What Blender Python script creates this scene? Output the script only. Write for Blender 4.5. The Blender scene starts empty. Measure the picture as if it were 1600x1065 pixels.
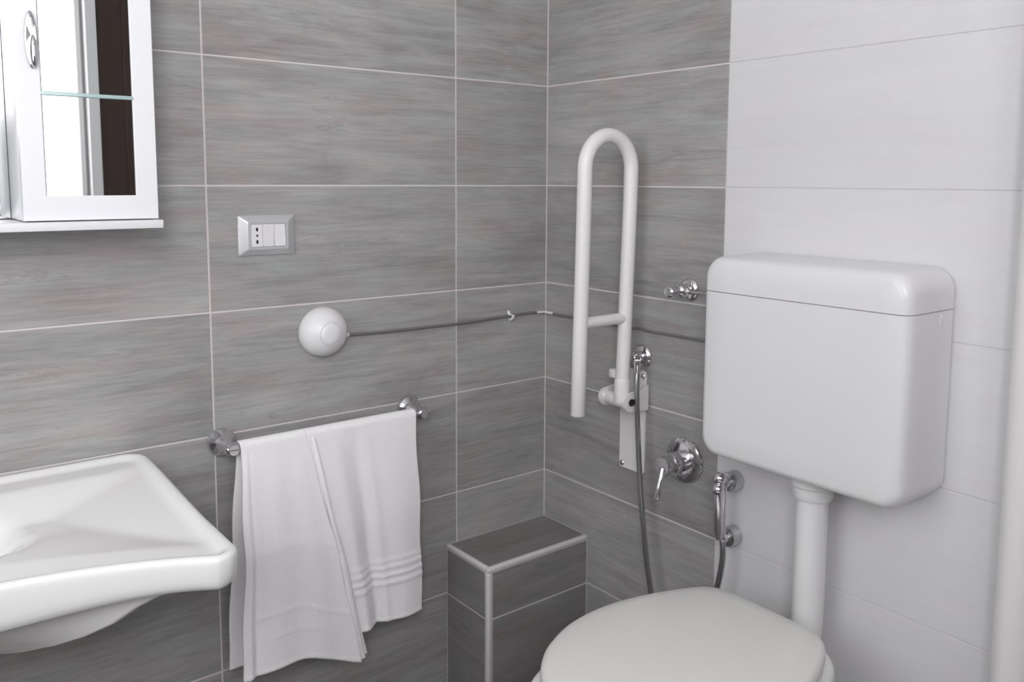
import bpy, bmesh, math, random
from math import sin, cos, pi, sqrt, radians
from mathutils import Vector, Matrix
random.seed(7)
S = bpy.context.scene
COL = S.collection

# ------------------------------------------------------------------ camera
# corner of the two tiled walls is x=0,y=0; wall_back lies in y=0 (x<0), wall_right in x=0 (y<0)
cam_d = bpy.data.cameras.new('camera'); cam = bpy.data.objects.new('camera', cam_d); COL.objects.link(cam)
yaw, pitch, roll = .66450, -.10620, .0044
f = Vector((sin(yaw)*cos(pitch), cos(yaw)*cos(pitch), sin(pitch)))
r = Vector((cos(yaw), -sin(yaw), 0)); u = r.cross(f)
r2 = cos(roll)*r + sin(roll)*u; u2 = -sin(roll)*r + cos(roll)*u
M = Matrix((( r2.x, u2.x, -f.x, -1.42965), (r2.y, u2.y, -f.y, -1.68165), (r2.z, u2.z, -f.z, 1.26244), (0, 0, 0, 1)))
cam.matrix_world = M
cam_d.sensor_width = 36; cam_d.lens = 1334.88/1600*36; cam_d.shift_y = -108.48/1600; cam_d.clip_start = .02
S.camera = cam

# ------------------------------------------------------------------ world, lights, exposure
w = bpy.data.worlds.new('sky'); S.world = w; w.use_nodes = True
bg = w.node_tree.nodes['Background']; bg.inputs[0].default_value = (.86, .93, 1, 1); bg.inputs[1].default_value = .8
def area(name, loc, rot, sx, sy, power, col):
    d = bpy.data.lights.new(name, 'AREA'); d.shape = 'RECTANGLE'; d.size = sx; d.size_y = sy; d.energy = power; d.color = col
    o = bpy.data.objects.new(name, d); COL.objects.link(o); o.location = loc; o.rotation_euler = rot
    return o
# daylight through the left window and through the window behind the camera
area('window_daylight', (-2.36, -1.02, 1.62), (0, radians(-90), 0), 1.34, 1.1, 18, (.965, .972, 1))
area('window_daylight_rear', (-1.0, -2.305, 1.67), (radians(90), 0, 0), .655, 1.09, 6, (1, .97, .985))
area('window_daylight_corner', (-1.86, -2.34, 1.93), (radians(90), 0, 0), .74, 1.0, 38, (.985, .972, 1))
S.view_settings.view_transform = 'Standard'; S.view_settings.look = 'None'
S.view_settings.gamma = 1; S.view_settings.use_curve_mapping = False
S.view_settings.exposure = -.17
S.cycles.use_denoising = True
S.cycles.max_bounces = 10; S.cycles.diffuse_bounces = 6; S.cycles.glossy_bounces = 5
S.cycles.caustics_reflective = False; S.cycles.caustics_refractive = False

# ------------------------------------------------------------------ materials
def lin(c):
    return tuple(((v/255)/12.92 if v/255 <= .04045 else ((v/255+.055)/1.055)**2.4) for v in c) + (1,)
def mat(name, col, rough=.5, metal=0, coat=0, spec=.5, bump=None):
    m = bpy.data.materials.new(name); m.use_nodes = True; nt = m.node_tree; b = nt.nodes['Principled BSDF']
    b.inputs['Base Color'].default_value = col if len(col) == 4 else tuple(col)+(1,)
    b.inputs['Roughness'].default_value = rough; b.inputs['Metallic'].default_value = metal
    b.inputs['Coat Weight'].default_value = coat; b.inputs['Coat Roughness'].default_value = .04
    b.inputs['Specular IOR Level'].default_value = spec
    tc = nt.nodes.new('ShaderNodeTexCoord')
    # slight variation so nothing is a dead flat colour
    n = nt.nodes.new('ShaderNodeTexNoise'); n.inputs['Scale'].default_value = (bump[0] if bump else 9); n.inputs['Detail'].default_value = 4
    nt.links.new(tc.outputs['Object'], n.inputs['Vector'])
    if bump:
        bp = nt.nodes.new('ShaderNodeBump'); bp.inputs['Strength'].default_value = bump[1]; bp.inputs['Distance'].default_value = bump[2]
        nt.links.new(n.outputs['Fac'], bp.inputs['Height']); nt.links.new(bp.outputs['Normal'], b.inputs['Normal'])
    else:
        mr = nt.nodes.new('ShaderNodeMapRange'); mr.inputs['To Min'].default_value = max(0, rough-.008); mr.inputs['To Max'].default_value = rough+.008
        nt.links.new(n.outputs['Fac'], mr.inputs['Value']); nt.links.new(mr.outputs['Result'], b.inputs['Roughness'])
    return m

def wood_tile(name, dark, mid, light, rough, contrast=1.0, knots=True):
    m = bpy.data.materials.new(name); m.use_nodes = True; nt = m.node_tree; N = nt.nodes; L = nt.links
    b = N['Principled BSDF']
    tc = N.new('ShaderNodeTexCoord'); oi = N.new('ShaderNodeObjectInfo')
    mul = N.new('ShaderNodeVectorMath'); mul.operation = 'SCALE'; mul.inputs[0].default_value = (37, 11, 23); L.new(oi.outputs['Random'], mul.inputs['Scale'])
    add = N.new('ShaderNodeVectorMath'); add.operation = 'ADD'; L.new(tc.outputs['Object'], add.inputs[0]); L.new(mul.outputs[0], add.inputs[1])
    def noise(scale_vec, scale, detail, rough_=.55, dist=0):
        mp = N.new('ShaderNodeMapping'); mp.inputs['Scale'].default_value = scale_vec; L.new(add.outputs[0], mp.inputs['Vector'])
        n = N.new('ShaderNodeTexNoise'); n.inputs['Scale'].default_value = scale; n.inputs['Detail'].default_value = detail
        n.inputs['Roughness'].default_value = rough_; n.inputs['Distortion'].default_value = dist
        L.new(mp.outputs[0], n.inputs['Vector']); return n
    def math_(op, a, c=None, v=None):
        k = N.new('ShaderNodeMath'); k.operation = op; L.new(a, k.inputs[0])
        if c is not None: L.new(c, k.inputs[1])
        if v is not None: k.inputs[1].default_value = v
        return k.outputs[0]
    n1 = noise((1.3, 1, 13), 2.2, 6, .62, 1.0)      # broad figure of the grain
    n2 = noise((3.2, 1, 70), 3.5, 5, .7, .5)     # fine fibres
    n3 = noise((1, 1, 2.0), 4.5, 4)               # soft clouds
    s = math_('MULTIPLY', n1.outputs['Fac'], v=.40)
    s = math_('ADD', s, math_('MULTIPLY', n2.outputs['Fac'], v=.33))
    s = math_('ADD', s, math_('MULTIPLY', n3.outputs['Fac'], v=.27))
    cr = N.new('ShaderNodeValToRGB'); L.new(s, cr.inputs['Fac'])
    e = cr.color_ramp.elements
    e[0].position = .5-.17/contrast; e[0].color = dark; e[1].position = .5+.17/contrast; e[1].color = light
    k = e.new(.5); k.color = mid
    out = cr.outputs['Color']
    # faint warm and cool drift
    WARM, COOL = ((1.0, .945, .94, 1), (.95, 1.0, .985, 1)) if knots else ((1, .99, .992, 1), (.99, 1, 1, 1))
    n5 = noise((1, 1, 5), 5.0, 2)
    cc = N.new('ShaderNodeValToRGB'); L.new(n5.outputs['Fac'], cc.inputs['Fac'])
    cc.color_ramp.elements[0].position = .35; cc.color_ramp.elements[0].color = WARM
    cc.color_ramp.elements[1].position = .65; cc.color_ramp.elements[1].color = COOL
    mx = N.new('ShaderNodeMix'); mx.data_type = 'RGBA'; mx.blend_type = 'MULTIPLY'; mx.inputs[0].default_value = 1
    L.new(out, mx.inputs[6]); L.new(cc.outputs['Color'], mx.inputs[7]); out = mx.outputs[2]
    if knots:
        # sparse dark veins following the grain
        n6 = noise((.9, 1, 8), 2.3, 5, .55, 1.8)
        d_ = math_('SUBTRACT', n6.outputs['Fac'], v=.5); d_ = math_('ABSOLUTE', d_)
        vr_ = N.new('ShaderNodeMapRange'); vr_.inputs['From Min'].default_value = 0; vr_.inputs['From Max'].default_value = .016
        vr_.inputs['To Min'].default_value = 1; vr_.inputs['To Max'].default_value = 0; L.new(d_, vr_.inputs['Value'])
        mk = noise((1.2, 1, 3), 3.7, 3); mr_ = N.new('ShaderNodeMapRange'); mr_.inputs['From Min'].default_value = .46; mr_.inputs['From Max'].default_value = .66
        mr_.inputs['To Max'].default_value = .42; L.new(mk.outputs['Fac'], mr_.inputs['Value'])
        vm_ = math_('MULTIPLY', vr_.outputs['Result'], mr_.outputs['Result'])
        vx = N.new('ShaderNodeMix'); vx.data_type = 'RGBA'; L.new(vm_, vx.inputs[0]); L.new(out, vx.inputs[6]); vx.inputs[7].default_value = tuple(c*.8 for c in dark[:3])+(1,)
        out = vx.outputs[2]
        n4 = noise((1.3, 1, 3.2), 3.1, 4, .6, 1.2)
        kr = N.new('ShaderNodeMapRange'); kr.inputs['From Min'].default_value = .66; kr.inputs['From Max'].default_value = .76
        kr.inputs['To Min'].default_value = 0; kr.inputs['To Max'].default_value = .42; L.new(n4.outputs['Fac'], kr.inputs['Value'])
        km = N.new('ShaderNodeMix'); km.data_type = 'RGBA'; L.new(kr.outputs['Result'], km.inputs[0]); L.new(out, km.inputs[6]); km.inputs[7].default_value = dark
        out = km.outputs[2]
    # each tile a little lighter or darker than the next
    hv = N.new('ShaderNodeMapRange'); hv.inputs['To Min'].default_value = .94 if knots else .985; hv.inputs['To Max'].default_value = 1.05 if knots else 1.005; L.new(oi.outputs['Random'], hv.inputs['Value'])
    vm = N.new('ShaderNodeVectorMath'); vm.operation = 'SCALE'; L.new(out, vm.inputs[0]); L.new(hv.outputs['Result'], vm.inputs['Scale'])
    L.new(vm.outputs[0], b.inputs['Base Color'])
    b.inputs['Roughness'].default_value = rough; b.inputs['Specular IOR Level'].default_value = .45
    bp = N.new('ShaderNodeBump'); bp.inputs['Strength'].default_value = .25; bp.inputs['Distance'].default_value = .0008
    L.new(s, bp.inputs['Height']); L.new(bp.outputs['Normal'], b.inputs['Normal'])
    return m

M_TILE = wood_tile('grey wood-look tile', (.245, .232, .228, 1), (.35, .34, .337, 1), (.44, .435, .43, 1), .36, 1.2)
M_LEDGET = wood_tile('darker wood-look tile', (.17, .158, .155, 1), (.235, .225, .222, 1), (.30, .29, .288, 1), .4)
M_WTILE = wood_tile('white wood-look tile', (.655, .65, .655, 1), (.69, .685, .69, 1), (.715, .715, .72, 1), .36, .8, False)
M_FLOORT = wood_tile('floor tile', (.10, .09, .09, 1), (.14, .135, .13, 1), (.20, .19, .185, 1), .45)
M_GROUT = mat('pale grout', (.68, .62, .62), .9, bump=(300, .3, .0004))
M_WGROUT = mat('white grout', (.61, .59, .595), .9, bump=(300, .3, .0004))
M_TRIM = mat('white trim', (.66, .63, .63), .4)
M_PLASTER = mat('white plaster', (.50, .49, .485), .85, bump=(60, .2, .001))
M_CERAMIC = mat('white ceramic', (.83, .83, .81), .12, coat=.5)
M_SEAT = mat('white toilet lid', (.74, .74, .715), .3)
M_PLASTIC = mat('white plastic', (.76, .755, .755), .32)
M_CIST = mat('white cistern plastic', (.74, .735, .735), .28)
M_POWDER = mat('white powder coat', (.78, .765, .755), .38, coat=.15)
M_LACQ = mat('white lacquer', (.77, .775, .79), .32, coat=0)
M_CHROME = mat('chrome', (.74, .73, .75), .09, 1)
M_SATIN = mat('brushed chrome', (.60, .60, .61), .25, 1)
M_STEEL = mat('ribbed steel hose', (.45, .45, .46), .22, 1)
M_FRAMEG = mat('silver grey plate', (.60, .60, .61), .33, .35)
M_CORD = mat('grey cord', (.22, .215, .215), .4, .4)
M_DARK = mat('dark hole', (.02, .015, .015), .8)
M_MIRROR = mat('mirror glass', (.93, .95, .95), .012, 1)
M_TEAL = mat('green glass edge', (.42, .56, .56), .12, .2)
M_DOOR = mat('dark brown wood', (.05, .028, .022), .35, bump=(18, .3, .002))
M_TERRY = mat('white terry cloth', (.89, .875, .885), .95, spec=.1, bump=(420, .9, .0012))
M_CEIL = mat('ceiling paint', (.7, .7, .69), .9)
M_FRAMEW = mat('white window frame', (.8, .8, .8), .4)

# ------------------------------------------------------------------ helpers
def smooth_by_angle(me, ang=35):
    for p in me.polygons: p.use_smooth = True
    bm = bmesh.new(); bm.from_mesh(me)
    for e in bm.edges:
        if len(e.link_faces) == 2 and e.calc_face_angle(0) > radians(ang): e.smooth = False
    bm.to_mesh(me); bm.free()
def flatten(me):
    # big flat faces keep their own normal; only small or curved faces are shaded smooth
    if len(me.polygons) > 130: return
    big = max((p.area for p in me.polygons), default=0)
    n_big = [p for p in me.polygons if p.area > .15*big]
    if len(n_big) <= 14 and all(len(p.vertices) == 4 for p in n_big):
        nrm = [None]*len(me.loops); 
        for p in me.polygons:
            for li in p.loop_indices: nrm[li] = me.corner_normals[li].vector.copy()
        vn = {}
        for p in n_big:
            for v in p.vertices: vn.setdefault(v, []).append(p.normal.copy())
        for p in me.polygons:
            for li in p.loop_indices:
                v = me.loops[li].vertex_index
                if v in vn:
                    best = max(vn[v], key=lambda q: q.dot(p.normal))
                    if best.dot(p.normal) > .5: nrm[li] = best
        me.normals_split_custom_set([tuple(q) for q in nrm])
def mesh_of(bm, name, m, ang=35):
    bmesh.ops.recalc_face_normals(bm, faces=bm.faces)
    me = bpy.data.meshes.new(name); bm.to_mesh(me); bm.free(); me.materials.append(m); smooth_by_angle(me, ang); flatten(me); return me
def obj(name, bm, m, parent=None, ang=35):
    o = bpy.data.objects.new(name, mesh_of(bm, name, m, ang)); COL.objects.link(o)
    if parent is not None:
        o.parent = parent; o.matrix_parent_inverse = parent.matrix_world.inverted() if parent.matrix_world != Matrix.Identity(4) else Matrix.Identity(4)
    return o
def thing(name, label, cat, loc, group=None):
    o = bpy.data.objects.new(name, None); COL.objects.link(o); o.location = loc; o.empty_display_size = .05
    o['label'] = label; o['category'] = cat
    if group: o['group'] = group
    bpy.context.view_layer.update(); return o
def tag(o, label, cat, group=None):
    o['label'] = label; o['category'] = cat
    if group: o['group'] = group
    return o
def struct(o): o['kind'] = 'structure'; return o
def box(bm, lo, hi, bev=0, seg=2):
    g = bmesh.ops.create_cube(bm, size=1); vs = g['verts']
    for v in vs: v.co = Vector([lo[i] + (v.co[i]+.5)*(hi[i]-lo[i]) for i in range(3)])
    if bev:
        es = list({e for v in vs for e in v.link_edges})
        bmesh.ops.bevel(bm, geom=es, offset=bev, segments=seg, profile=.5, affect='EDGES')
    return bm
def B(lo, hi, bev=0, seg=2): return box(bmesh.new(), lo, hi, bev, seg)
# weighted normals keep large faces flat beside small bevels
def frame_of(d):
    d = d.normalized(); a = Vector((0, 0, 1)) if abs(d.z) < .9 else Vector((1, 0, 0))
    x = a.cross(d).normalized(); return x, d.cross(x), d
def loft(bm, rings, cap=(True, True)):
    vr = [[bm.verts.new(p) for p in rg] for rg in rings]
    n = len(vr[0])
    for a, b in zip(vr, vr[1:]):
        for i in range(n): bm.faces.new((a[i], a[(i+1) % n], b[(i+1) % n], b[i]))
    if cap[0]: bm.faces.new(list(reversed(vr[0])))
    if cap[1]: bm.faces.new(vr[-1])
    return bm
def lathe(bm, base, axis, prof, n=32, sx=1, sy=1):
    """prof: (radius, distance along axis) list, closed at both ends"""
    x, y, d = frame_of(Vector(axis)); base = Vector(base)
    return loft(bm, [[base + d*h + (x*cos(2*pi*i/n)*sx + y*sin(2*pi*i/n)*sy)*max(rr, 1e-5) for i in range(n)] for rr, h in prof])
def catmull(P, n=10):
    P = [Vector(p) for p in P]; Q = [2*P[0]-P[1]] + P + [2*P[-1]-P[-2]]; out = []
    for i in range(1, len(Q)-2):
        a, b, c, d = Q[i-1:i+3]
        for k in range(n):
            t = k/n; out.append(.5*((2*b) + (c-a)*t + (2*a-5*b+4*c-d)*t*t + (3*b-a-3*c+d)*t**3))
    return out + [P[-1]]
def tube(bm, path, rad, n=16, rib=None):
    path = [Vector(p) for p in path]; rings = []; x = None
    for i, p in enumerate(path):
        d = (path[min(i+1, len(path)-1)] - path[max(i-1, 0)]).normalized()
        if x is None: x = frame_of(d)[0]
        x = (x - d*x.dot(d)).normalized(); y = d.cross(x)
        rr = rad(i) if callable(rad) else rad
        rings.append([p + (x*cos(2*pi*k/n) + y*sin(2*pi*k/n))*rr for k in range(n)])
    return loft(bm, rings)
def resample(path, step):
    out = [path[0]]; acc = 0
    for a, b in zip(path, path[1:]):
        L = (b-a).length; t = step-acc
        while t <= L: out.append(a.lerp(b, t/L)); t += step
        acc = (acc+L) % step
    return out
def ribbed(bm, path, rad, pitch=.0034, n=12):
    P = resample(path, pitch/2)
    return tube(bm, P, lambda i: rad if i % 2 else rad*.90, n)
def rrect(cx, cz, hw, hh, rad, n=8):
    """rounded rectangle outline (list of 2D points, CCW)"""
    rad = max(rad, 1e-4); pts = []
    for (sx, sz, a0) in ((1, -1, -pi/2), (1, 1, 0), (-1, 1, pi/2), (-1, -1, pi)):
        for k in range(n+1):
            a = a0 + k*pi/2/n
            pts.append((cx + sx*(hw-rad) + rad*cos(a), cz + sz*(hh-rad) + rad*sin(a)))
    return pts
def inset2(pts, d):
    n = len(pts); out = []
    for i in range(n):
        ax, ay = pts[i-1]; bx, by = pts[(i+1) % n]; tx, ty = bx-ax, by-ay; L = sqrt(tx*tx+ty*ty) or 1
        out.append((pts[i][0]-ty/L*d, pts[i][1]+tx/L*d))
    return out
def sstep(a, b, x):
    t = max(0, min(1, (x-a)/(b-a))); return t*t*(3-2*t)
def smin(a, b, k):
    h = max(k-abs(a-b), 0)/k; return min(a, b) - h*h*k*.25

# ------------------------------------------------------------------ room shell
RX, RY, RZ = -2.3, -2.25, 2.6
struct(obj('floor', B((RX-.15, RY-.15, -.12), (.15, .15, -.006)), M_GROUT))
floor = bpy.data.objects['floor']
struct(obj('ceiling', B((RX-.15, RY-.15, RZ), (.15, .15, RZ+.1)), M_CEIL))
GD = .0016                                   # grout lies this far behind the tile faces
wall_back = struct(obj('wall_back', B((RX-.15, GD, -.006), (.15, .15, RZ)), M_GROUT))
bm = B((GD, -.566, -.006), (.15, GD, RZ)); wall_right = struct(obj('wall_right', bm, M_GROUT))
wall_right.data.materials.append(M_WGROUT)
obj('white_wall_bed', B((GD, RY-.15, -.006), (.15, -.566, RZ)), M_WGROUT, wall_right)
def wall_with_hole(bm, axis, p0, p1, a0, a1, h0, h1, b0, b1):
    """axis 'x': wall plane across x; hole from b0..b1 along, h0..h1 in z"""
    def bb(u0, u1, z0, z1):
        if axis == 'x': box(bm, (p0, u0, z0), (p1, u1, z1))
        else: box(bm, (u0, p0, z0), (u1, p1, z1))
    bb(a0, b0, -.006, RZ); bb(b1, a1, -.006, RZ); bb(b0, b1, -.006, h0); bb(b0, b1, h1, RZ)
    return bm
struct(obj('wall_left', wall_with_hole(bmesh.new(), 'x', RX-.15, RX, RY-.15, GD, 0.93, 2.30, -1.58, -.46), M_PLASTER))
bm = wall_with_hole(bmesh.new(), 'y', RY-.15, RY, -1.40, GD, 1.12, 2.22, -1.33, -.672)
wall_with_hole(bm, 'y', RY-.15, RY, RX, -1.40, 1.42, 2.44, -2.24, -1.48)
struct(obj('wall_front', bm, M_PLASTER))

# tiles: one mesh per size, each tile an object of its own
TH = .008
tile_cache = {}
def tile_mesh(wd, ht, m, th=TH, bev=.0009):
    key = (round(wd, 4), round(ht, 4), m.name, th)
    if key not in tile_cache:
        tile_cache[key] = mesh_of(B((-wd/2, 0, -ht/2), (wd/2, th, ht/2), bev, 1), 'tile', m, 30)
    return tile_cache[key]
def put_tile(parent, wd, ht, m, loc, rz=0, rx=0, name='wall_tile'):
    o = bpy.data.objects.new(name, tile_mesh(wd, ht, m)); COL.objects.link(o)
    o.parent = parent; o.matrix_parent_inverse = parent.matrix_world.inverted()
    o.location = loc; o.rotation_euler = (rx, 0, rz); return o
J = .0036
rows = [(k*.25, min((k+1)*.25, RZ)) for k in range(11)]
colsA = [(-.2816, 0), (-.869, -.2816), (-1.4565, -.869), (-2.044, -1.4565), (RX, -2.044)]
for z0, z1 in rows:
    for x0, x1 in colsA:
        put_tile(wall_back, x1-x0-J, z1-z0-J, M_TILE, ((x0+x1)/2, 0, (z0+z1)/2))
for z0, z1 in rows:
    put_tile(wall_right, .565-J/2, z1-z0-J, M_TILE, (0, -.5650/2-.0006, (z0+z1)/2), -pi/2)
    for y0, y1 in ((-1.1525, -.5655), (-1.74, -1.1525), (RY, -1.74)):
        put_tile(wall_right, y1-y0-.0015, z1-z0-.0015, M_WTILE, (0, (y0+y1)/2, (z0+z1)/2), -pi/2)
nx = 4
for i in range(4):
    for j in range(9):
        x0, x1 = RX+i*.575, RX+(i+1)*.575; y0 = RY+j*.25; y1 = y0+.25
        put_tile(floor, x1-x0-J, y1-y0-J, M_FLOORT, ((x0+x1)/2, (y0+y1)/2, 0), 0, -pi/2, 'floor_tile')

# windows (frames and panes), door
def window(name, axis, p, a0, a1, h0, h1, mull, f_=.045):
    """frame in plane p of the wall"""
    def bb(bm, u0, u1, z0, z1, q0, q1, bev=.004):
        if axis == 'x': return box(bm, (q0, u0, z0), (q1, u1, z1), bev)
        return box(bm, (u0, q0, z0), (u1, q1, z1), bev)
    q0, q1 = p-.03, p+.02
    bm = bmesh.new(); bb(bm, a0, a1, h0, h0+f_, q0, q1); bb(bm, a0, a1, h1-f_, h1, q0, q1); bb(bm, a0, a0+f_, h0, h1, q0, q1); bb(bm, a1-f_, a1, h0, h1, q0, q1)
    if mull: c = (a0+a1)/2; bb(bm, c-.03, c+.03, h0, h1, q0, q1)
    return struct(obj(name, bm, M_FRAMEW))
window('window_1', 'x', RX-.01, -1.58, -.46, 0.93, 2.30, True)
window('window_2', 'y', RY-.01, -1.33, -.672, 1.12, 2.22, False, .018)
window('window_3', 'y', RY-.01, -2.24, -1.48, 1.42, 2.44, False)
door = struct(obj('door_1', B((-.62, RY+.002, 0.002), (-.03, RY+.04, 2.1), .003), M_DOOR))
bm = B((-.662, RY+.002, .002), (-.622, RY+.05, 2.16), .004); box(bm, (-.62, RY+.002, 2.102), (-.003, RY+.05, 2.16), .004)
obj('door_frame', bm, M_FRAMEW, door)
for z0, z1 in ((.15, .95), (1.1, 1.95)):
    obj('door_panel', B((-.53, RY+.036, z0), (-.12, RY+.046, z1), .004), M_DOOR, door)
bm = bmesh.new(); lathe(bm, (-.57, RY+.04, 1.02), (0, 1, 0), [(.022, 0), (.022, .008), (.009, .01), (.009, .045)], 20); tube(bm, [(-.57, RY+.083, 1.02), (-.50, RY+.086, 1.02), (-.46, RY+.08, 1.02)], .008, 12)
obj('door_handle', bm, M_CHROME, door)

# ------------------------------------------------------------------ tiled ledge in the corner
LX, LY, LZ = -.313, -.172, .375
ledge = thing('tiled_ledge', 'low boxed ledge of dark grey tiles with pale edge trims in the corner', 'ledge', (LX/2, LY/2, 0))
g = .0016; t_ = .0115
obj('ledge_core', B((LX+g, LY+g, 0), (-.0005, -.0005, LZ-g)), M_GROUT, ledge)
zj = .25
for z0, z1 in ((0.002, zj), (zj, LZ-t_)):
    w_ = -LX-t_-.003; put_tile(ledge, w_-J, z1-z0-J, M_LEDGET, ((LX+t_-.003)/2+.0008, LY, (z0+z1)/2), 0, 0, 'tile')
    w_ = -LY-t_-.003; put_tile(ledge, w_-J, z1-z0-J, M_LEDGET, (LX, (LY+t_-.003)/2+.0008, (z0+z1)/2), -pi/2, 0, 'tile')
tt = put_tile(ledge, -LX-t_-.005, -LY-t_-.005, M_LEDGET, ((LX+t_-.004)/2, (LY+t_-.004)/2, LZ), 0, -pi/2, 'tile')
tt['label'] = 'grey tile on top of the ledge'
obj('edge_trim', B((LX-.001, LY-.001, 0.001), (LX+t_, LY+t_, LZ-t_), .004, 3), M_TRIM, ledge)['label'] = 'upright pale corner trim'
obj('edge_trim', B((LX-.001, LY-.001, LZ-t_), (-.001, LY+t_, LZ+.001), .004, 3), M_TRIM, ledge)
obj('edge_trim', B((LX-.001, LY+t_, LZ-t_), (LX+t_, -.001, LZ+.001), .004, 3), M_TRIM, ledge)

# ------------------------------------------------------------------ mirror cabinet
mc = thing('mirror_cabinet', 'white mirror cabinet with side cupboard, above the washbasin on the grey tiled wall', 'cabinet', (-1.45, 0, 1.178))
ZB, ZT = 1.1945, 1.86
obj('shelf_board', B((-1.72, -.152, 1.1785), (-.9945, -.001, 1.1925), .0012), M_LACQ, mc)
obj('wall_mirror', B((-1.72, -.012, ZB), (-1.2045, -.001, ZT)), M_MIRROR, mc)
body = bmesh.new(); X0, X1 = -1.2035, -.998
box(body, (X0, -.121, ZB), (X0+.015, -.001, ZT), .001); box(body, (X1-.015, -.121, ZB), (X1, -.001, ZT), .001)
box(body, (X0+.015, -.121, ZB), (X1-.015, -.001, ZB+.015), .001); box(body, (X0+.015, -.121, ZT-.015), (X1-.015, -.001, ZT), .001)
box(body, (X0+.015, -.008, ZB+.015), (X1-.015, -.001, ZT-.015))
obj('cupboard_body', body, M_LACQ, mc)
dr = bmesh.new(); OX0, OX1, OZ0, OZ1 = -1.169, -1.034, 1.2345, 1.82
rings = []
def rect(x0, x1, z0, z1, y): return [(x0, y, z0), (x1, y, z0), (x1, y, z1), (x0, y, z1)]
loft_r = [rect(X0, X1, ZB, ZT, -.122), rect(X0, X1, ZB, ZT, -.138), rect(X0+.0015, X1-.0015, ZB+.0015, ZT-.0015, -.1395),
          rect(OX0-.002, OX1+.002, OZ0-.002, OZ1+.002, -.1395), rect(OX0, OX1, OZ0, OZ1, -.138), rect(OX0, OX1, OZ0, OZ1, -.122), rect(X0, X1, ZB, ZT, -.122)]
vr = [[dr.verts.new(p) for p in rg] for rg in loft_r[:-1]]; vr.append(vr[0])
for a, b in zip(vr, vr[1:]):
    for i in range(4): dr.faces.new((a[i], a[(i+1) % 4], b[(i+1) % 4], b[i]))
door_o = obj('door', dr, M_LACQ, mc)
obj('mirror_pane', B((OX0+.0005, -.137, 1.400), (OX1-.0005, -.131, OZ1)), M_MIRROR, door_o)
obj('mirror_pane', B((OX0+.0005, -.137, OZ0), (OX1-.0005, -.131, 1.3935)), M_MIRROR, door_o)
obj('glass_strip', B((OX0-.003, -.1405, 1.3935), (OX1+.002, -.131, 1.400), .0015), M_TEAL, door_o)
bm = bmesh.new(); lathe(bm, (0, 0, 0), (0, -1, 0), [(.0440, 0), (.0440, .002), (.041, .0045), (.033, .0055), (0, .003)], 40)
for v in bm.verts: v.co.x *= .215
bmesh.ops.translate(bm, verts=bm.verts, vec=(-1.1806, -.1395, 1.478)); obj('handle', bm, M_SATIN, door_o)
bm = bmesh.new(); bmesh.ops.create_uvsphere(bm, u_segments=24, v_segments=16, radius=1)
for v in bm.verts: v.co = Vector((v.co.x*.0062-1.1785, v.co.y*.010-.144, v.co.z*.026+1.460))
obj('handle_grip', bm, M_CHROME, door_o)

# ------------------------------------------------------------------ wall socket
so = thing('wall_socket', 'silver framed wall plate with white socket and switches on grey tile', 'socket', (-.751, 0, 1.149))
bm = bmesh.new(); cx, cz = -.7505, 1.1495
R_ = lambda hw, hh, rr, y, sk=0: [(p[0], y, p[1]) for p in rrect(cx, cz, hw, hh, rr, 5)]
rg = [R_(.0595, .0405, .003, -.0006), R_(.0595, .0405, .003, -.003), R_(.0575, .0385, .003, -.005), R_(.042, .028, .003, -.0125), R_(.0365, .0235, .001, -.0125), R_(.0365, .0235, .001, -.009)]
loft(bm, rg); obj('frame', bm, M_FRAMEG, so, 18)
def module(x0, x1, tilt, name):
    bm = B((x0+.0003, -.0135, cz-.0228), (x1-.0003, -.009, cz+.0228), .0008)
    if tilt:
        for v in bm.verts:
            if v.co.y < -.012: v.co.y -= .0015*(v.co.z-cz)/.0228*tilt
    return obj(name, bm, M_PLASTIC, so)
sk = module(cx-.0362, cx-.0122, 0, 'socket_insert')
for dz, hw, hh in ((.0125, .0022, .0038), (0, .0022, .0022), (-.0125, .0022, .0038)):
    bm = bmesh.new(); loft(bm, [[(p[0], y, p[1]) for p in rrect(cx-.0242, cz+dz, hw, hh, .002, 4)] for y in (-.0132, -.01385)])
    obj('socket_hole', bm, M_DARK, sk)
module(cx-.0120, cx+.0120, 1, 'switch'); module(cx+.0122, cx+.0362, -1, 'switch')

# ------------------------------------------------------------------ pneumatic push button and its cord
pb = thing('push_button', 'white domed round push button on the grey tiled wall above the towels', 'button', (-.619, 0, .9395))
c0 = Vector((-.634, -.0005, .9385))
bm = bmesh.new(); R0 = .0535
prof = [(R0*.93, 0), (R0, .003)]
for k in range(1, 13):
    a = k/12*radians(62); prof.append((R0*cos(a)**.9 if k else R0, .008+.044*sin(a)/sin(radians(62))*.93))
prof = [(R0*.95, 0), (R0, .003), (R0, .008)] + [(R0*cos(a*pi/180), .008+.046*sin(a*pi/180)) for a in range(6, 61, 6)]
rr_, hh_ = prof[-1]
prof += [(.0253, hh_+.0012), (.0250, hh_-.0006), (.0240, hh_-.0006)]
lathe(bm, c0, (0, -1, 0), prof, 48); obj('dome', bm, M_PLASTIC, pb, 50)
bm = bmesh.new(); lathe(bm, c0, (0, -1, 0), [(.0238, hh_-.004), (.0238, hh_+.0008), (.0228, hh_+.0022), (.014, hh_+.0042), (0, hh_+.0048)], 40); obj('button_cap', bm, M_PLASTIC, pb, 50)
bm = bmesh.new(); lathe(bm, c0+Vector((.047, -.009, -.013)), (1, 0, .0), [(.009, 0), (.0075, .006), (.004, .014)], 16); obj('cord_nozzle', bm, M_PLASTIC, pb)
cz_ = .9215
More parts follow.
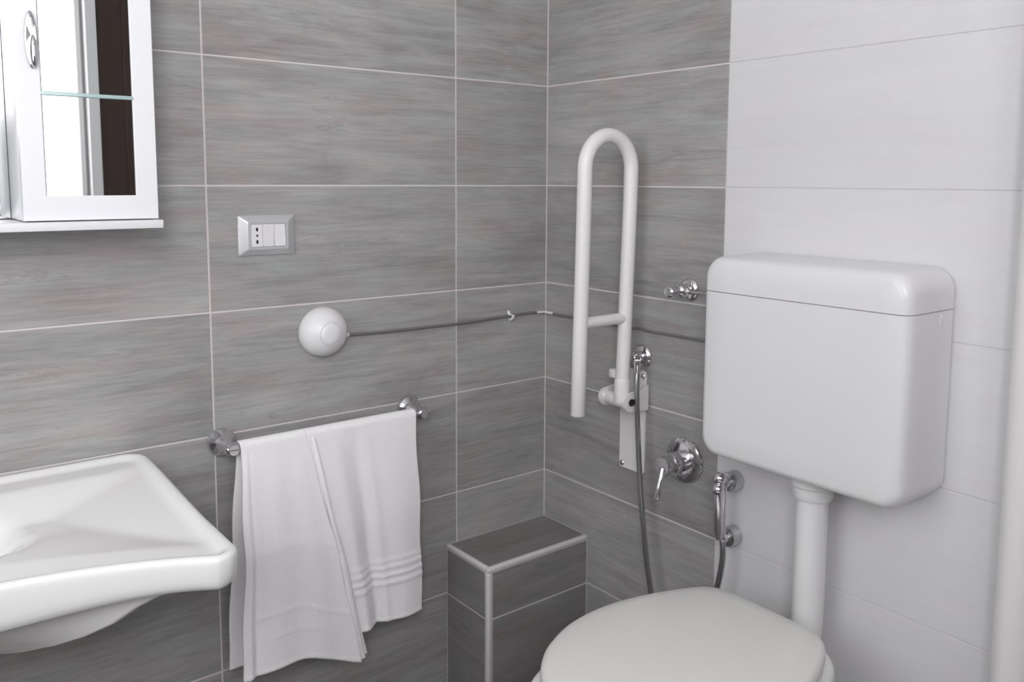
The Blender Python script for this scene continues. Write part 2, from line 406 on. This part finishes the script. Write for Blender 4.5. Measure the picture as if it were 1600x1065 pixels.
cd = [(-.576, -.0075, .9250), (-.50, -.0045, .9218), (-.40, -.0038, .9205), (-.28, -.0038, .9198), (-.16, -.0038, .9225), (-.118, -.0040, .9240), (-.06, -.0038, .9245), (-.016, -.0045, .9232), (-.006, -.007, .9225), (-.0042, -.016, .922), (-.0038, -.06, .921), (-.0038, -.18, .9225), (-.0038, -.30, .9230), (-.0042, -.335, .9262), (-.0038, -.37, .9235), (-.0038, -.45, .925), (-.0038, -.54, .9255), (-.0038, -.62, .93)]
tag(obj('air_cord', tube(bmesh.new(), catmull(cd, 8), .0031, 10), M_CORD), 'thin grey cord running around the corner from button to cistern', 'cord')
bm = bmesh.new(); tube(bm, catmull([(-.034, -.0045, .9242), (-.014, -.0052, .9236), (-.0065, -.0085, .9228), (-.0048, -.02, .9224), (-.0044, -.034, .9222)], 6), .0034, 12)  # white tube paints the specular glint where the cord bends
tag(obj('cord_glint', bm, M_PLASTIC), 'painted white sleeve on the cord where it turns the corner', 'glint')
bm = bmesh.new(); tube(bm, catmull([(-.123, -.0025, .935), (-.128, -.005, .931), (-.120, -.009, .926), (-.113, -.009, .921), (-.116, -.005, .916), (-.122, -.003, .912)], 6), lambda i: .0030+.0012*sin(i*.9), 10)
tag(obj('cord_clip', bm, M_PLASTIC), 'small ragged white clip holding the cord left of the corner', 'clip')

# ------------------------------------------------------------------ towel rail and towels
BZ, BO = .7375, .066
tr = thing('towel_rail', 'chrome towel rail with round brackets on the grey wall', 'towel rail', (-.64, 0, BZ))
obj('bar', tube(bmesh.new(), [(-.872, -BO, BZ), (-.405, -BO, BZ)], .0075, 20), M_CHROME, tr)
for x in (-.857, -.421):
    b_ = obj('bracket', lathe(bmesh.new(), (x, -.0003, BZ), (0, -1, 0), [(.0275, 0), (.0275, .010), (.0262, .012), (.018, .020), (.0135, .034), (.0115, .055), (.0115, .075), (.010, .078)], 32), M_CHROME, tr)
    s = -1 if x < -.6 else 1
    obj('bar_boss', lathe(bmesh.new(), (x-.011, -BO, BZ), (1, 0, 0), [(.0105, 0), (.0125, .002), (.0125, .020), (.0105, .022)], 24), M_CHROME, b_)

def towel(name, label, grp, topx, botx, zf, zb, of, ob, fold, bands, seed, backx, hem):
    """sheet hung over the bar. topx/botx: (left,right) x at the bar / at the lower hem; zf(s)/zb(s): hem heights."""
    rnd = random.Random(seed); ns, nt_ = 90, 210
    top = BZ+.0145
    pts = []
    for i in range(ns+1):
        s = i/ns; colp = []
        for j in range(nt_+1):
            t = j/nt_            # 0 back hem .. .46 back top .. .54 front top .. 1 front hem
            if t < .44:
                q = t/.44; z = zb(s) + (BZ-zb(s))*q; o = ob + (BO-.0135-ob)*q**3; dn = 1-q
                xl = backx[0]*(dn)+topx[0]*(1-dn); xr = backx[1]*dn+topx[1]*(1-dn)
                o += fold(s, dn, False)
            elif t < .56:
                a = (t-.44)/.12*pi; z = BZ + .0145*sin(a); o = BO - .0138*cos(a); dn = 0; xl, xr = topx
            else:
                q = (t-.56)/.44; z = BZ + (zf(s)-BZ)*q; o = BO+.0138 + (of-BO-.0138)*min(1, q*2.2); dn = q
                xl = topx[0]+(botx[0]-topx[0])*q; xr = topx[1]+(botx[1]-topx[1])*q
                o += fold(s, dn, True)
                d = z - zf(s)
                for (bd, hgt) in bands: o += hgt*math.exp(-((d-bd)/.0042)**2)
                o += .0016*math.exp(-((d-.004)/.003)**2)
            x = xl + (xr-xl)*s + .0018*sin(z*31+seed)*(1 if s in (0, 1) else .6)
            colp.append((x, -o, z))
        pts.append(colp)
    bm = bmesh.new(); V = [[bm.verts.new(p) for p in c] for c in pts]
    for i in range(ns):
        for j in range(nt_): bm.faces.new((V[i][j], V[i+1][j], V[i+1][j+1], V[i][j+1]))
    o = obj(name, bm, M_TERRY, None, 80)
    md = o.modifiers.new('thickness', 'SOLIDIFY'); md.thickness = .0055; md.offset = -1
    md2 = o.modifiers.new('round', 'BEVEL'); md2.width = .0012; md2.segments = 1; md2.limit_method = 'ANGLE'; md2.angle_limit = radians(50)
    tag(o, label, 'towel', grp); return o
def foldR(s, dn, front):
    a = dn**.6
    v = .006*sin(s*9+1.0)*a + .010*a*math.exp(-((s-.24)/.08)**2) - .006*a*math.exp(-((s-.40)/.05)**2) + .004*a*math.exp(-((s-.52)/.05)**2)
    return v if front else -.3*v
def foldL(s, dn, front):
    a = dn**.7
    v = .0035*sin(s*6+.4)*a + .002*sin(s*17+dn*3)*a
    if front:
        v += .012*a*sstep(.86, 1.0, s)*0 + .006*a*math.exp(-((s-.06)/.035)**2) - .003*a*math.exp(-((s-.11)/.03)**2)
    return v if front else v*.3
towel('towel', 'white terry towel on the right end of the rail, with woven bands', None, (-.708, -.446), (-.625, -.4385),
      lambda s: .288 - .004*s if s > .35 else .286-.0*s, lambda s: .33, .092, .040, foldR, [(.090, .0032), (.108, .0032), (.126, .0032), (.142, .002)], 3, (-.70, -.446), 0)
towel('towel', 'white terry towel on the left end of the rail, hanging in a slanted fold', None, (-.8455, -.7075), (-.868, -.607),
      lambda s: .279-.020*s - .030*sstep(.45, 1, s)+.012*sin(s*pi), lambda s: .276, .112, .044, foldL, [(.118, .0012), (.070, .0008)], 5, (-.872, -.70), 0)

# the left towel's right edge shows three folded layers
def strip(topx, botx, o_top, o_bot, zt, zb_, wtop, wbot, seed):
    pts = []; n = 60
    bm = bmesh.new(); rings = []
    for j in range(n+1):
        q = j/n; z = zt+(zb_-zt)*q; x = topx+(botx-topx)*q + .001*sin(q*11+seed); o = o_top+(o_bot-o_top)*min(1, q*1.8); wd = wtop+(wbot-wtop)*q; th = .0042
        rings.append([(x+wd/2*cos(a)*1.0, -(o+th*sin(a)), z) for a in [k*2*pi/12 for k in range(12)]])
    return loft(bm, rings)
lt = bpy.data.objects['towel.001']
obj('folded_edge', strip(-.694, -.604, .079, .106, .735, .234, .008, .020, 1), M_TERRY, lt, 80)
obj('folded_edge', strip(-.690, -.596, .077, .099, .725, .238, .006, .018, 2), M_TERRY, lt, 80)

# ------------------------------------------------------------------ washbasin
XC = -1.36; XR = -1.006
def basin_outline():
    pts = []
    hw = XR-XC
    # start back right, go clockwise seen from above -> build right half then mirror
    half = []
    rb, rf = .045, .035
    for k in range(9):                        # back right corner
        a = pi/2 - k*pi/2/8; half.append((hw-rb+rb*cos(a), -.003-rb+rb*sin(a)))
    yfc = -.525
    for k in range(1, 24): half.append((hw, -.003-rb + (yfc+rf+.003+rb)*k/24))
    for k in range(11):                       # front right corner, turning a little less than 90 degrees
        a = -k*radians(98)/10; half.append((hw-rf+rf*cos(a), yfc+rf+rf*sin(a)*1.0))
    x1, y1 = half[-1]
    for k in range(1, 31):                    # concave front edge to the middle
        q = k/30; x = x1*(1-q); yy = -.405 - (abs(yfc+.405))*( (x/x1)**1.7 ) if x1 else 0
        half.append((x, yy))
    return half
hf = basin_outline()
outl = [(XC+x, y) for x, y in hf] + [(XC-x, y) for x, y in reversed(hf[:-1])]
outl += [(XC-hf[0][0]+ (2*hf[0][0])*k/24, -.003) for k in range(1, 24)]
# outl runs clockwise from above; reverse so it is counter-clockwise
outl = outl[::-1]
def rimz(x, y):
    return .7345 + .0155*sstep(-.42, -.02, y) - .010*sstep(.35, 0, abs(x-XC))*sstep(-.25, -.40, y)
def seg_dist(px, py):
    best = 9
    for i in range(len(outl)):
        ax, ay = outl[i-1]; bx, by = outl[i]; dx, dy = bx-ax, by-ay; L2 = dx*dx+dy*dy
        if L2 < 1e-12: continue
        t = max(0, min(1, ((px-ax)*dx+(py-ay)*dy)/L2)); d = (px-ax-t*dx)**2+(py-ay-t*dy)**2
        if d < best: best = d
    return sqrt(best)
def frontd(x, y):
    q = min(1, abs(x-XC)/.31); return y + .405 + .12*q**1.7
def btop(x, y, d):
    z = rimz(x, y)
    lip = sstep(.010, .030, d)
    dR = (XR-XC) - abs(x-XC); dB = -y; dF = frontd(x, y)
    a = .008 + .17*max(0, dR-.02); b = .008 + .34*max(0, dB-.08); c = .008+.15*max(0, dF-.08)
    dep = smin(smin(a, b, .0025), c, .0025)
    e = sqrt(((x-XC)/.13)**2 + ((y+.215)/.105)**2)
    dep += .06*(1-sstep(.3, 1.08, e))
    return z - lip*dep
bm = bmesh.new(); rings = []
# rim outside, up over the edge and inwards
def apz(x, y):   # bottom of the apron
    return .683 - .028*sstep(.30, .02, abs(x-XC)) if True else 0
i_in = outl
for q in (1, .93, .8, .6, .4, .2, .05):
    ins = .006*(q**2) if q < .93 else (.0105 if q == 1 else .0075)
    o2 = inset2(outl, ins+.001)
    rings.append([(p[0], p[1], (rimz(*outl[i])-.0085) + (apz(*outl[i])-(rimz(*outl[i])-.0085))*q) for i, p in enumerate(o2)])
for k in range(1, 6):
    a = k/5*pi/2; o2 = inset2(outl, .001+.009*(1-cos(a)))
    rings.append([(p[0], p[1], rimz(*outl[i])-.0085+.0085*sin(a)) for i, p in enumerate(o2)])
base_in = inset2(outl, .010); C0 = (XC, -.215)
T = [.03+(.97*k/44)**1.0 for k in range(0, 44)]
for t in [.02, .04, .06, .08, .10, .125, .15, .175, .2, .225, .25, .28, .31, .34, .38, .42, .46, .5, .54, .58, .62, .66, .7, .74, .78, .82, .86, .9, .94, .98]:
    rg = []
    for (x, y) in base_in:
        px, py = x+(C0[0]-x)*t, y+(C0[1]-y)*t
        rg.append((px, py, btop(px, py, seg_dist(px, py))))
    rings.append(rg)
loft(bm, rings, (False, True))
# underside
und = [rings[0]]
o3 = inset2(outl, .0105)
def under(t, z): return [(p[0]+(XC-p[0])*t, p[1]+(-.20-p[1])*t if p[1] < -.05 else p[1]+(-.02-p[1])*t*.3, min(z, 9) if z else 0) for p in o3]
lv = [(.05, None), (.12, .670), (.2, .651), (.28, .633), (.36, .616), (.46, .597), (.56, .580), (.68, .565), (.8, .555), (.95, .551)]
for t, z in lv:
    rg = []
    for i, p in enumerate(o3):
        px = p[0]+(XC-p[0])*t; py = p[1]+(-.19-p[1])*t
        zz = apz(*outl[i])+.002 if z is None else z + (apz(*outl[i])+.002-z)*max(0, 1-t*2.6)
        rg.append((px, py, zz))
    und.append(rg)
loft(bm, und[::-1], (True, False))
bmesh.ops.remove_doubles(bm, verts=bm.verts, dist=.00001)
wb = obj('basin_body', bm, M_CERAMIC, None, 60)
wbt = thing('washbasin', 'white ceramic wall-hung washbasin with wide shallow rim under the mirror', 'basin', (XC, 0, .60))
wb.parent = wbt; wb.matrix_parent_inverse = wbt.matrix_world.inverted()
obj('basin_drain', lathe(bmesh.new(), (XC, -.215, btop(XC, -.215, .2)-.001), (0, 0, 1), [(.030, 0), (.030, .003), (.026, .005), (.012, .003), (0, .003)], 32), M_CHROME, wbt)

# ------------------------------------------------------------------ cistern
TC = -.834
ci = thing('toilet_cistern', 'white plastic wall-hung toilet cistern with a seam below its lid', 'cistern', (0, TC, .745))
def cist_bm():
    bm = bmesh.new(); hw, zc, hh = .2035, .9292, .1933
    rg = []
    prof = [(.004, -.003), (.001, -.004), (.0, -.012), (.0005, -.06), (.0015, -.120), (.003, -.132), (.0065, -.1395), (.0115, -.1440), (.018, -.1462), (.05, -.1475), (.12, -.1482)]
    for ins, x in prof:
        rg.append([(x, p[0], p[1]) for p in rrect(TC, zc, hw-ins, hh-ins, max(.036-ins*.35, .004), 10)])
    # the top bulges slightly upward in the middle
    rg = [[(x, y, z + (.006*(1-((y-TC)/hw)**2) if z > zc+.1 else 0)) for x, y, z in q] for q in rg]
    return loft(bm, rg)
def cut(bm, z, keep_above):
    r_ = bmesh.ops.bisect_plane(bm, geom=bm.verts[:]+bm.edges[:]+bm.faces[:], plane_co=(0, 0, z), plane_no=(0, 0, 1), clear_inner=keep_above, clear_outer=not keep_above)
    es = [e for e in bm.edges if e.is_boundary]; bmesh.ops.holes_fill(bm, edges=es, sides=0); return bm
obj('cistern_tank', cut(cist_bm(), 1.0560, False), M_CIST, ci, 30)
obj('cistern_lid', cut(cist_bm(), 1.0572, True), M_CIST, ci, 30)
bm = bmesh.new(); lathe(bm, (-.045, TC-.2030, 1.040), (0, -1, 0), [(.010, 0), (.010, .0012), (.008, .0018)], 24); 
for v in bm.verts: v.co.x = -.045+(v.co.x+.045)*.6
obj('side_plug', bm, M_CIST, ci)
obj('outlet_collar', lathe(bmesh.new(), (-.066, TC, .740), (0, 0, -1), [(.040, 0), (.040, .024), (.036, .028), (.036, .044), (.033, .050)], 32), M_CIST, ci)

fp = tube(bmesh.new(), catmull([(-.066, TC, .71), (-.066, TC, .62), (-.066, TC, .52), (-.067, TC, .47), (-.070, TC, .435), (-.083, TC, .405), (-.102, TC, .393)], 8), .0285, 28)
tag(obj('flush_pipe', fp, M_CIST, None), 'thick white flush pipe running down from the cistern to the toilet', 'pipe')

# ------------------------------------------------------------------ toilet
def egg(xb, xf, hwid, wb_, n=96, cx_=None):
    """egg outline in x (back xb .. front xf) / y about TC, counter-clockwise"""
    pts = []; mid = xb + (xf-xb)*.46
    for k in range(n):
        a = 2*pi*k/n; c, s = cos(a), sin(a)
        if c >= 0:   # back
            e = .52; X = mid + (xb-mid)*abs(c)**e; 
            Y = hwid*(abs(s)**.9)*(1 - (1-wb_)*abs(c)**3)
        else:
            X = mid + (xf-mid)*abs(c)**.92; Y = hwid*abs(s)**.86
        pts.append((X, TC+math.copysign(Y, s)))
    return pts
def table_outline(half, cy, n=7):
    P = catmull([(x, y, 0) for x, y in half], n)
    pts = [(p.x, cy+max(p.y, 0)) for p in P]
    low = [(p.x, cy-max(p.y, 0)) for p in P[1:-1]][::-1]
    return (pts+low)[::-1]
def fatten(pts, d): return inset2(pts, -d)
wc = thing('toilet', 'white ceramic toilet with closed rounded lid, below the cistern', 'toilet', (-.36, TC, 0))
rim = table_outline([(-.098, 0), (-.100, .040), (-.112, .076), (-.142, .104), (-.19, .124), (-.25, .156), (-.32, .188), (-.40, .208), (-.48, .214), (-.53, .208), (-.58, .186), (-.625, .145), (-.658, .085), (-.672, 0)], TC)
if sum(a[0]*b[1]-b[0]*a[1] for a, b in zip(rim, rim[1:]+rim[:1])) < 0: rim = rim[::-1]
bm = bmesh.new(); rg = []
def scl(pts, k, cx, z): return [(cx+(p[0]-cx)*k, TC+(p[1]-TC)*k, z) for p in pts]
def ins(pts, d, z): return [(p[0], p[1], z) for p in inset2(pts, d)]
for k, cx_, z in ((.60, -.30, 0.001), (.62, -.30, .02), (.56, -.29, .08), (.55, -.29, .17), (.66, -.28, .24), (.84, -.25, .31), (.95, -.2, .365), (.995, -.2, .40)):
    rg.append(scl(rim, k, cx_, z))
rg += [ins(rim, 0, .424), ins(rim, .002, .434), ins(rim, .007, .441), ins(rim, .016, .444), scl(rim, .7, -.36, .4445), scl(rim, .2, -.36, .4445)]
loft(bm, rg); obj('bowl', bm, M_CERAMIC, wc, 60)
LC = -.809
lid_h = [(-.1505, 0), (-.1510, .058), (-.156, .100), (-.172, .126), (-.203, .145), (-.253, .165), (-.303, .180), (-.363, .191), (-.423, .192), (-.483, .182), (-.543, .157), (-.580, .130), (-.610, .096), (-.635, .052), (-.645, 0)]
lid_o = table_outline(lid_h, LC)
if sum(a[0]*b[1]-b[0]*a[1] for a, b in zip(lid_o, lid_o[1:]+lid_o[:1])) < 0: lid_o = lid_o[::-1]
def lscl(k, z): return [(-.40+(p[0]+.40)*k, LC+(p[1]-LC)*k, z) for p in lid_o]
bm = bmesh.new(); loft(bm, [ins(lid_o, .010, 0.4510), ins(lid_o, .004, 0.4520), ins(lid_o, .002, 0.4560), ins(lid_o, .002, 0.4630), ins(lid_o, .006, 0.4660), lscl(.8, 0.4662)]); obj('seat', bm, M_SEAT, wc, 60)
bm = bmesh.new(); loft(bm, [ins(lid_o, .006, 0.4680), ins(lid_o, .001, 0.4685), ins(lid_o, 0, 0.4720), ins(lid_o, 0, 0.4820), ins(lid_o, .0015, 0.4885), ins(lid_o, .0055, 0.4940), ins(lid_o, .012, 0.4975), lscl(.85, 0.5005), lscl(.7, 0.5035), lscl(.5, 0.5060), lscl(.25, 0.5070), lscl(.05, 0.5072)]); obj('lid', bm, M_SEAT, wc, 60)
for dy in (-.075, .075):
    obj('hinge', lathe(bmesh.new(), (-.146, LC+dy-.02, .459), (0, 1, 0), [(.008, 0), (.010, .002), (.010, .038), (.008, .04)], 16), M_SEAT, wc)

# ------------------------------------------------------------------ swing-up grab rail
GY = -.345
gr = thing('grab_rail', 'white swing-up grab rail folded upright on the tiled wall beside the cistern', 'grab rail', (0, GY, .59))
bm = bmesh.new(); PY0, PY1, PZ0, PZ1 = -.3605, -.2815, .586, .829
out = rrect((PY0+PY1)/2, (PZ0+PZ1)/2, (PY1-PY0)/2, (PZ1-PZ0)/2, .008, 5)
loft(bm, [[(x, p[0], p[1]) for p in q] for x, q in ((-.0005, out), (-.005, out), (-.006, inset2(out, .001)))])
plate = obj('wall_plate', bm, M_POWDER, gr)
for y, z in ((-.291, .597), (-.351, .5975), (-.353, .817), (-.291, .817)):
    s_ = obj('screw', lathe(bmesh.new(), (-.006, y, z), (-1, 0, 0), [(.0065, 0), (.0065, .001), (.005, .0028), (.0018, .0032)], 16), M_CHROME, plate)
inn = [(-.066, GY, .775), (-.060, GY, .90), (-.052, GY, 1.07), (-.047, GY, 1.25)]
Xi, Xo = -.050, -.190; Rb = (Xi-Xo)/2
path = [Vector(p) for p in ((-.066, GY, .772), (-.064, GY, .82), (-.0595, GY, .95), (-.054, GY, 1.10), (-.050, GY, 1.22), (-.0485, GY, 1.288))]
cxm = (-.0485-.188)/2; Rb = (.188-.0485)/2
path += [Vector((cxm+Rb*cos(a), GY, 1.288+Rb*sin(a)*1.03)) for a in [k*pi/24 for k in range(1, 24)]]
path += [Vector(p) for p in ((-.188, GY, 1.288), (-.1895, GY, 1.20), (-.1915, GY, 1.10), (-.196, GY, .92), (-.1995, GY, .757), (-.1995, GY, .7555))]
bm = tube(bmesh.new(), path, lambda i: .0160 if i < len(path)-1 else .0145, 24); obj('rail', bm, M_POWDER, gr, 60)
obj('cross_bar', tube(bmesh.new(), [(-.060, GY, .957), (-.194, GY, .957)], .0125, 20), M_POWDER, gr)
pv = obj('pivot', lathe(bmesh.new(), (-.064, -.284, .768), (0, -1, 0), [(.016, 0), (.0185, .002), (.0185, .016), (.0165, .018), (.0165, .086), (.015, .088)], 28), M_POWDER, gr)
bm = bmesh.new()
o_ = [(-.006, .742), (-.006, .800), (-.020, .800), (-.030, .792), (-.060, .790)] + [(-.064-.021*sin(a), .768+.021*cos(a)) for a in [k*pi/8 for k in range(1, 8)]] + [(-.060, .746), (-.03, .744)]
loft(bm, [[(p[0], y, p[1]) for p in o_] for y in (-.3665, -.3715)]); bk = obj('bracket', bm, M_POWDER, gr)
bm = bmesh.new(); loft(bm, [[(p[0], y, p[1]) for p in o_] for y in (-.2905, -.2955)]); obj('bracket', bm, M_POWDER, gr)
bm = bmesh.new(); lathe(bm, (-.062, -.3715, .768), (0, -1, 0), [(.0085, 0), (.0085, .002), (.0065, .0025), (.0055, .0008), (0, .0008)], 20); obj('pivot_bolt', bm, M_DARK, bk)
obj('lock_catch', B((-.078, -.330, .818), (-.058, -.314, .838), .003), M_POWDER, gr)
obj('rail_socket', lathe(bmesh.new(), (-.0655, GY, .764), (.02, 0, 1), [(.0175, 0), (.0185, .003), (.0185, .05), (.0172, .055)], 24), M_POWDER, gr)

# ------------------------------------------------------------------ stop valves
def rosette(r_, h=.008): return [(r_*.98, 0), (r_, .002), (r_*.93, h*.65), (r_*.75, h), (.45*r_, h*1.15)]
v1 = thing('stop_valve', 'small chrome angle stop valve left of the cistern top, feeding it', 'valve', (0, -.479, 1.030))
obj('rosette', lathe(bmesh.new(), (-.0003, -.479, 1.030), (-1, 0, 0), rosette(.0255), 32), M_CHROME, v1)
obj('valve_body', lathe(bmesh.new(), (-.006, -.479, 1.030), (-1, 0, 0), [(.011, 0), (.011, .012), (.0135, .014), (.0135, .030), (.009, .034), (.008, .046)], 24), M_CHROME, v1)
obj('valve_knob', lathe(bmesh.new(), (-.050, -.479, 1.030), (-1, 0, 0), [(.0075, 0), (.010, .003), (.0125, .010), (.0125, .018), (.0095, .022)], 16), M_CHROME, v1)
obj('outlet_nut', lathe(bmesh.new(), (-.028, -.488, 1.030), (0, -1, .0), [(.009, 0), (.009, .010), (.006, .013)], 6), M_CHROME, v1)
tag(obj('supply_pipe', tube(bmesh.new(), catmull([(-.028, -.498, 1.030), (-.028, -.56, 1.031), (-.028, -.636, 1.031)], 6), .0032, 12), M_SATIN), 'thin metal supply pipe entering the cistern at its left side', 'pipe')

v2 = thing('hose_valve', 'chrome angle valve with hanging hose, just above the grab rail plate', 'valve', (0, -.345, .862))
obj('rosette', lathe(bmesh.new(), (-.0003, -.346, .862), (-1, 0, 0), rosette(.027), 32), M_CHROME, v2)
obj('valve_body', lathe(bmesh.new(), (-.006, -.346, .862), (-1, 0, 0), [(.011, 0), (.011, .010), (.0135, .012), (.0135, .024), (.0105, .027), (.008, .031)], 24), M_CHROME, v2)
obj('outlet_nut', lathe(bmesh.new(), (-.045, -.3715, .862), (-.04, -.05, -1), [(.009, 0), (.0095, .010), (.0085, .012), (.0085, .024), (.007, .028)], 12), M_CHROME, v2)
bm = bmesh.new(); tube(bm, [(-.024, -.350, .862), (-.036, -.366, .861), (-.046, -.3735, .860)], .0085, 14); obj('valve_arm', bm, M_CHROME, v2)

hose_pts = [(-.0460, -.3728, .838), (-.0500, -.3760, .805), (-.052, -.3800, .76), (-.050, -.3825, .70), (-.050, -.3890, .62), (-.053, -.4035, .52), (-.056, -.4280, .39), (-.057, -.466, .26), (-.058, -.530, .185), (-.058, -.582, .25), (-.058, -.608, .38), (-.057, -.624, .45), (-.055, -.630, .50), (-.054, -.6275, .535)]
tag(obj('shower_hose', ribbed(bmesh.new(), catmull(hose_pts, 14), .0064), M_STEEL, None, 180), 'long grey metal hose looping down behind the toilet to the hand spray', 'hose')

# ------------------------------------------------------------------ lever mixer
mx = thing('shower_mixer', 'chrome wall mixer with round plate and lever pointing down', 'mixer tap', (0, -.478, .652))
obj('wall_plate', lathe(bmesh.new(), (-.0003, -.478, .652), (-1, 0, 0), [(.050, 0), (.051, .002), (.049, .006), (.042, .0095), (.030, .0115), (.022, .012)], 48), M_CHROME, mx)
obj('mixer_body', lathe(bmesh.new(), (-.010, -.478, .652), (-1, 0, 0), [(.023, 0), (.023, .012), (.0215, .014), (.0215, .018), (.0235, .020), (.0235, .036), (.0215, .039)], 36), M_CHROME, mx)
hd = obj('mixer_cap', lathe(bmesh.new(), (-.048, -.478, .652), (-1, 0, 0), [(.0195, 0), (.0205, .002), (.0205, .026), (.019, .0285), (.0, .029)], 36), M_SATIN, mx)
bm = bmesh.new(); L0, L1 = Vector((-.074, -.480, .648)), Vector((-.100, -.487, .585))
tube(bm, [L0, L0.lerp(L1, .3), L0.lerp(L1, .95), L1], lambda i: (.0075, .0070, .0070, .005)[i], 16); obj('lever', bm, M_CHROME, hd)

# ------------------------------------------------------------------ hand spray on its holder
hs = thing('spray_holder', 'chrome two-point wall holder at the edge of the white tiles', 'holder', (0, -.616, .53))
for z in (.6465, .5285):
    obj('holder_boss', lathe(bmesh.new(), (-.0003, -.6160, z), (-1, 0, 0), [(.0205, 0), (.0205, .024), (.019, .027), (.011, .028), (.0095, .042)], 32), M_SATIN, hs)
obj('holder_rod', tube(bmesh.new(), [(-.040, -.6160, .524), (-.040, -.6160, .652)], .0062, 16), M_CHROME, hs)
sp = thing('hand_spray', 'slim chrome hand spray hanging upright in its wall holder', 'spray', (-.062, -.622, .54))
bm = bmesh.new(); bmesh.ops.create_uvsphere(bm, u_segments=24, v_segments=14, radius=.0135); bmesh.ops.translate(bm, verts=bm.verts, vec=(-.058, -.6190, .662)); obj('spray_head', bm, M_CHROME, sp)
bm = bmesh.new(); bmesh.ops.create_uvsphere(bm, u_segments=24, v_segments=14, radius=.0125); bmesh.ops.translate(bm, verts=bm.verts, vec=(-.064, -.6200, .641)); obj('spray_trigger', bm, M_CHROME, sp)
obj('handle', lathe(bmesh.new(), (-.0640, -.6200, .640), (.035, -.03, -1), [(.0085, 0), (.0098, .01), (.0098, .085), (.0078, .090), (.0072, .104)], 20), M_CHROME, sp)

# ------------------------------------------------------------------ white upright pipe at the right
tag(obj('white_pipe', lathe(bmesh.new(), (-.034, -1.1705, .001), (0, 0, 1), [(.0285, 0), (.0285, 2.597)], 36), M_POWDER), 'tall white vertical pipe in front of the white tiles, right edge', 'pipe')
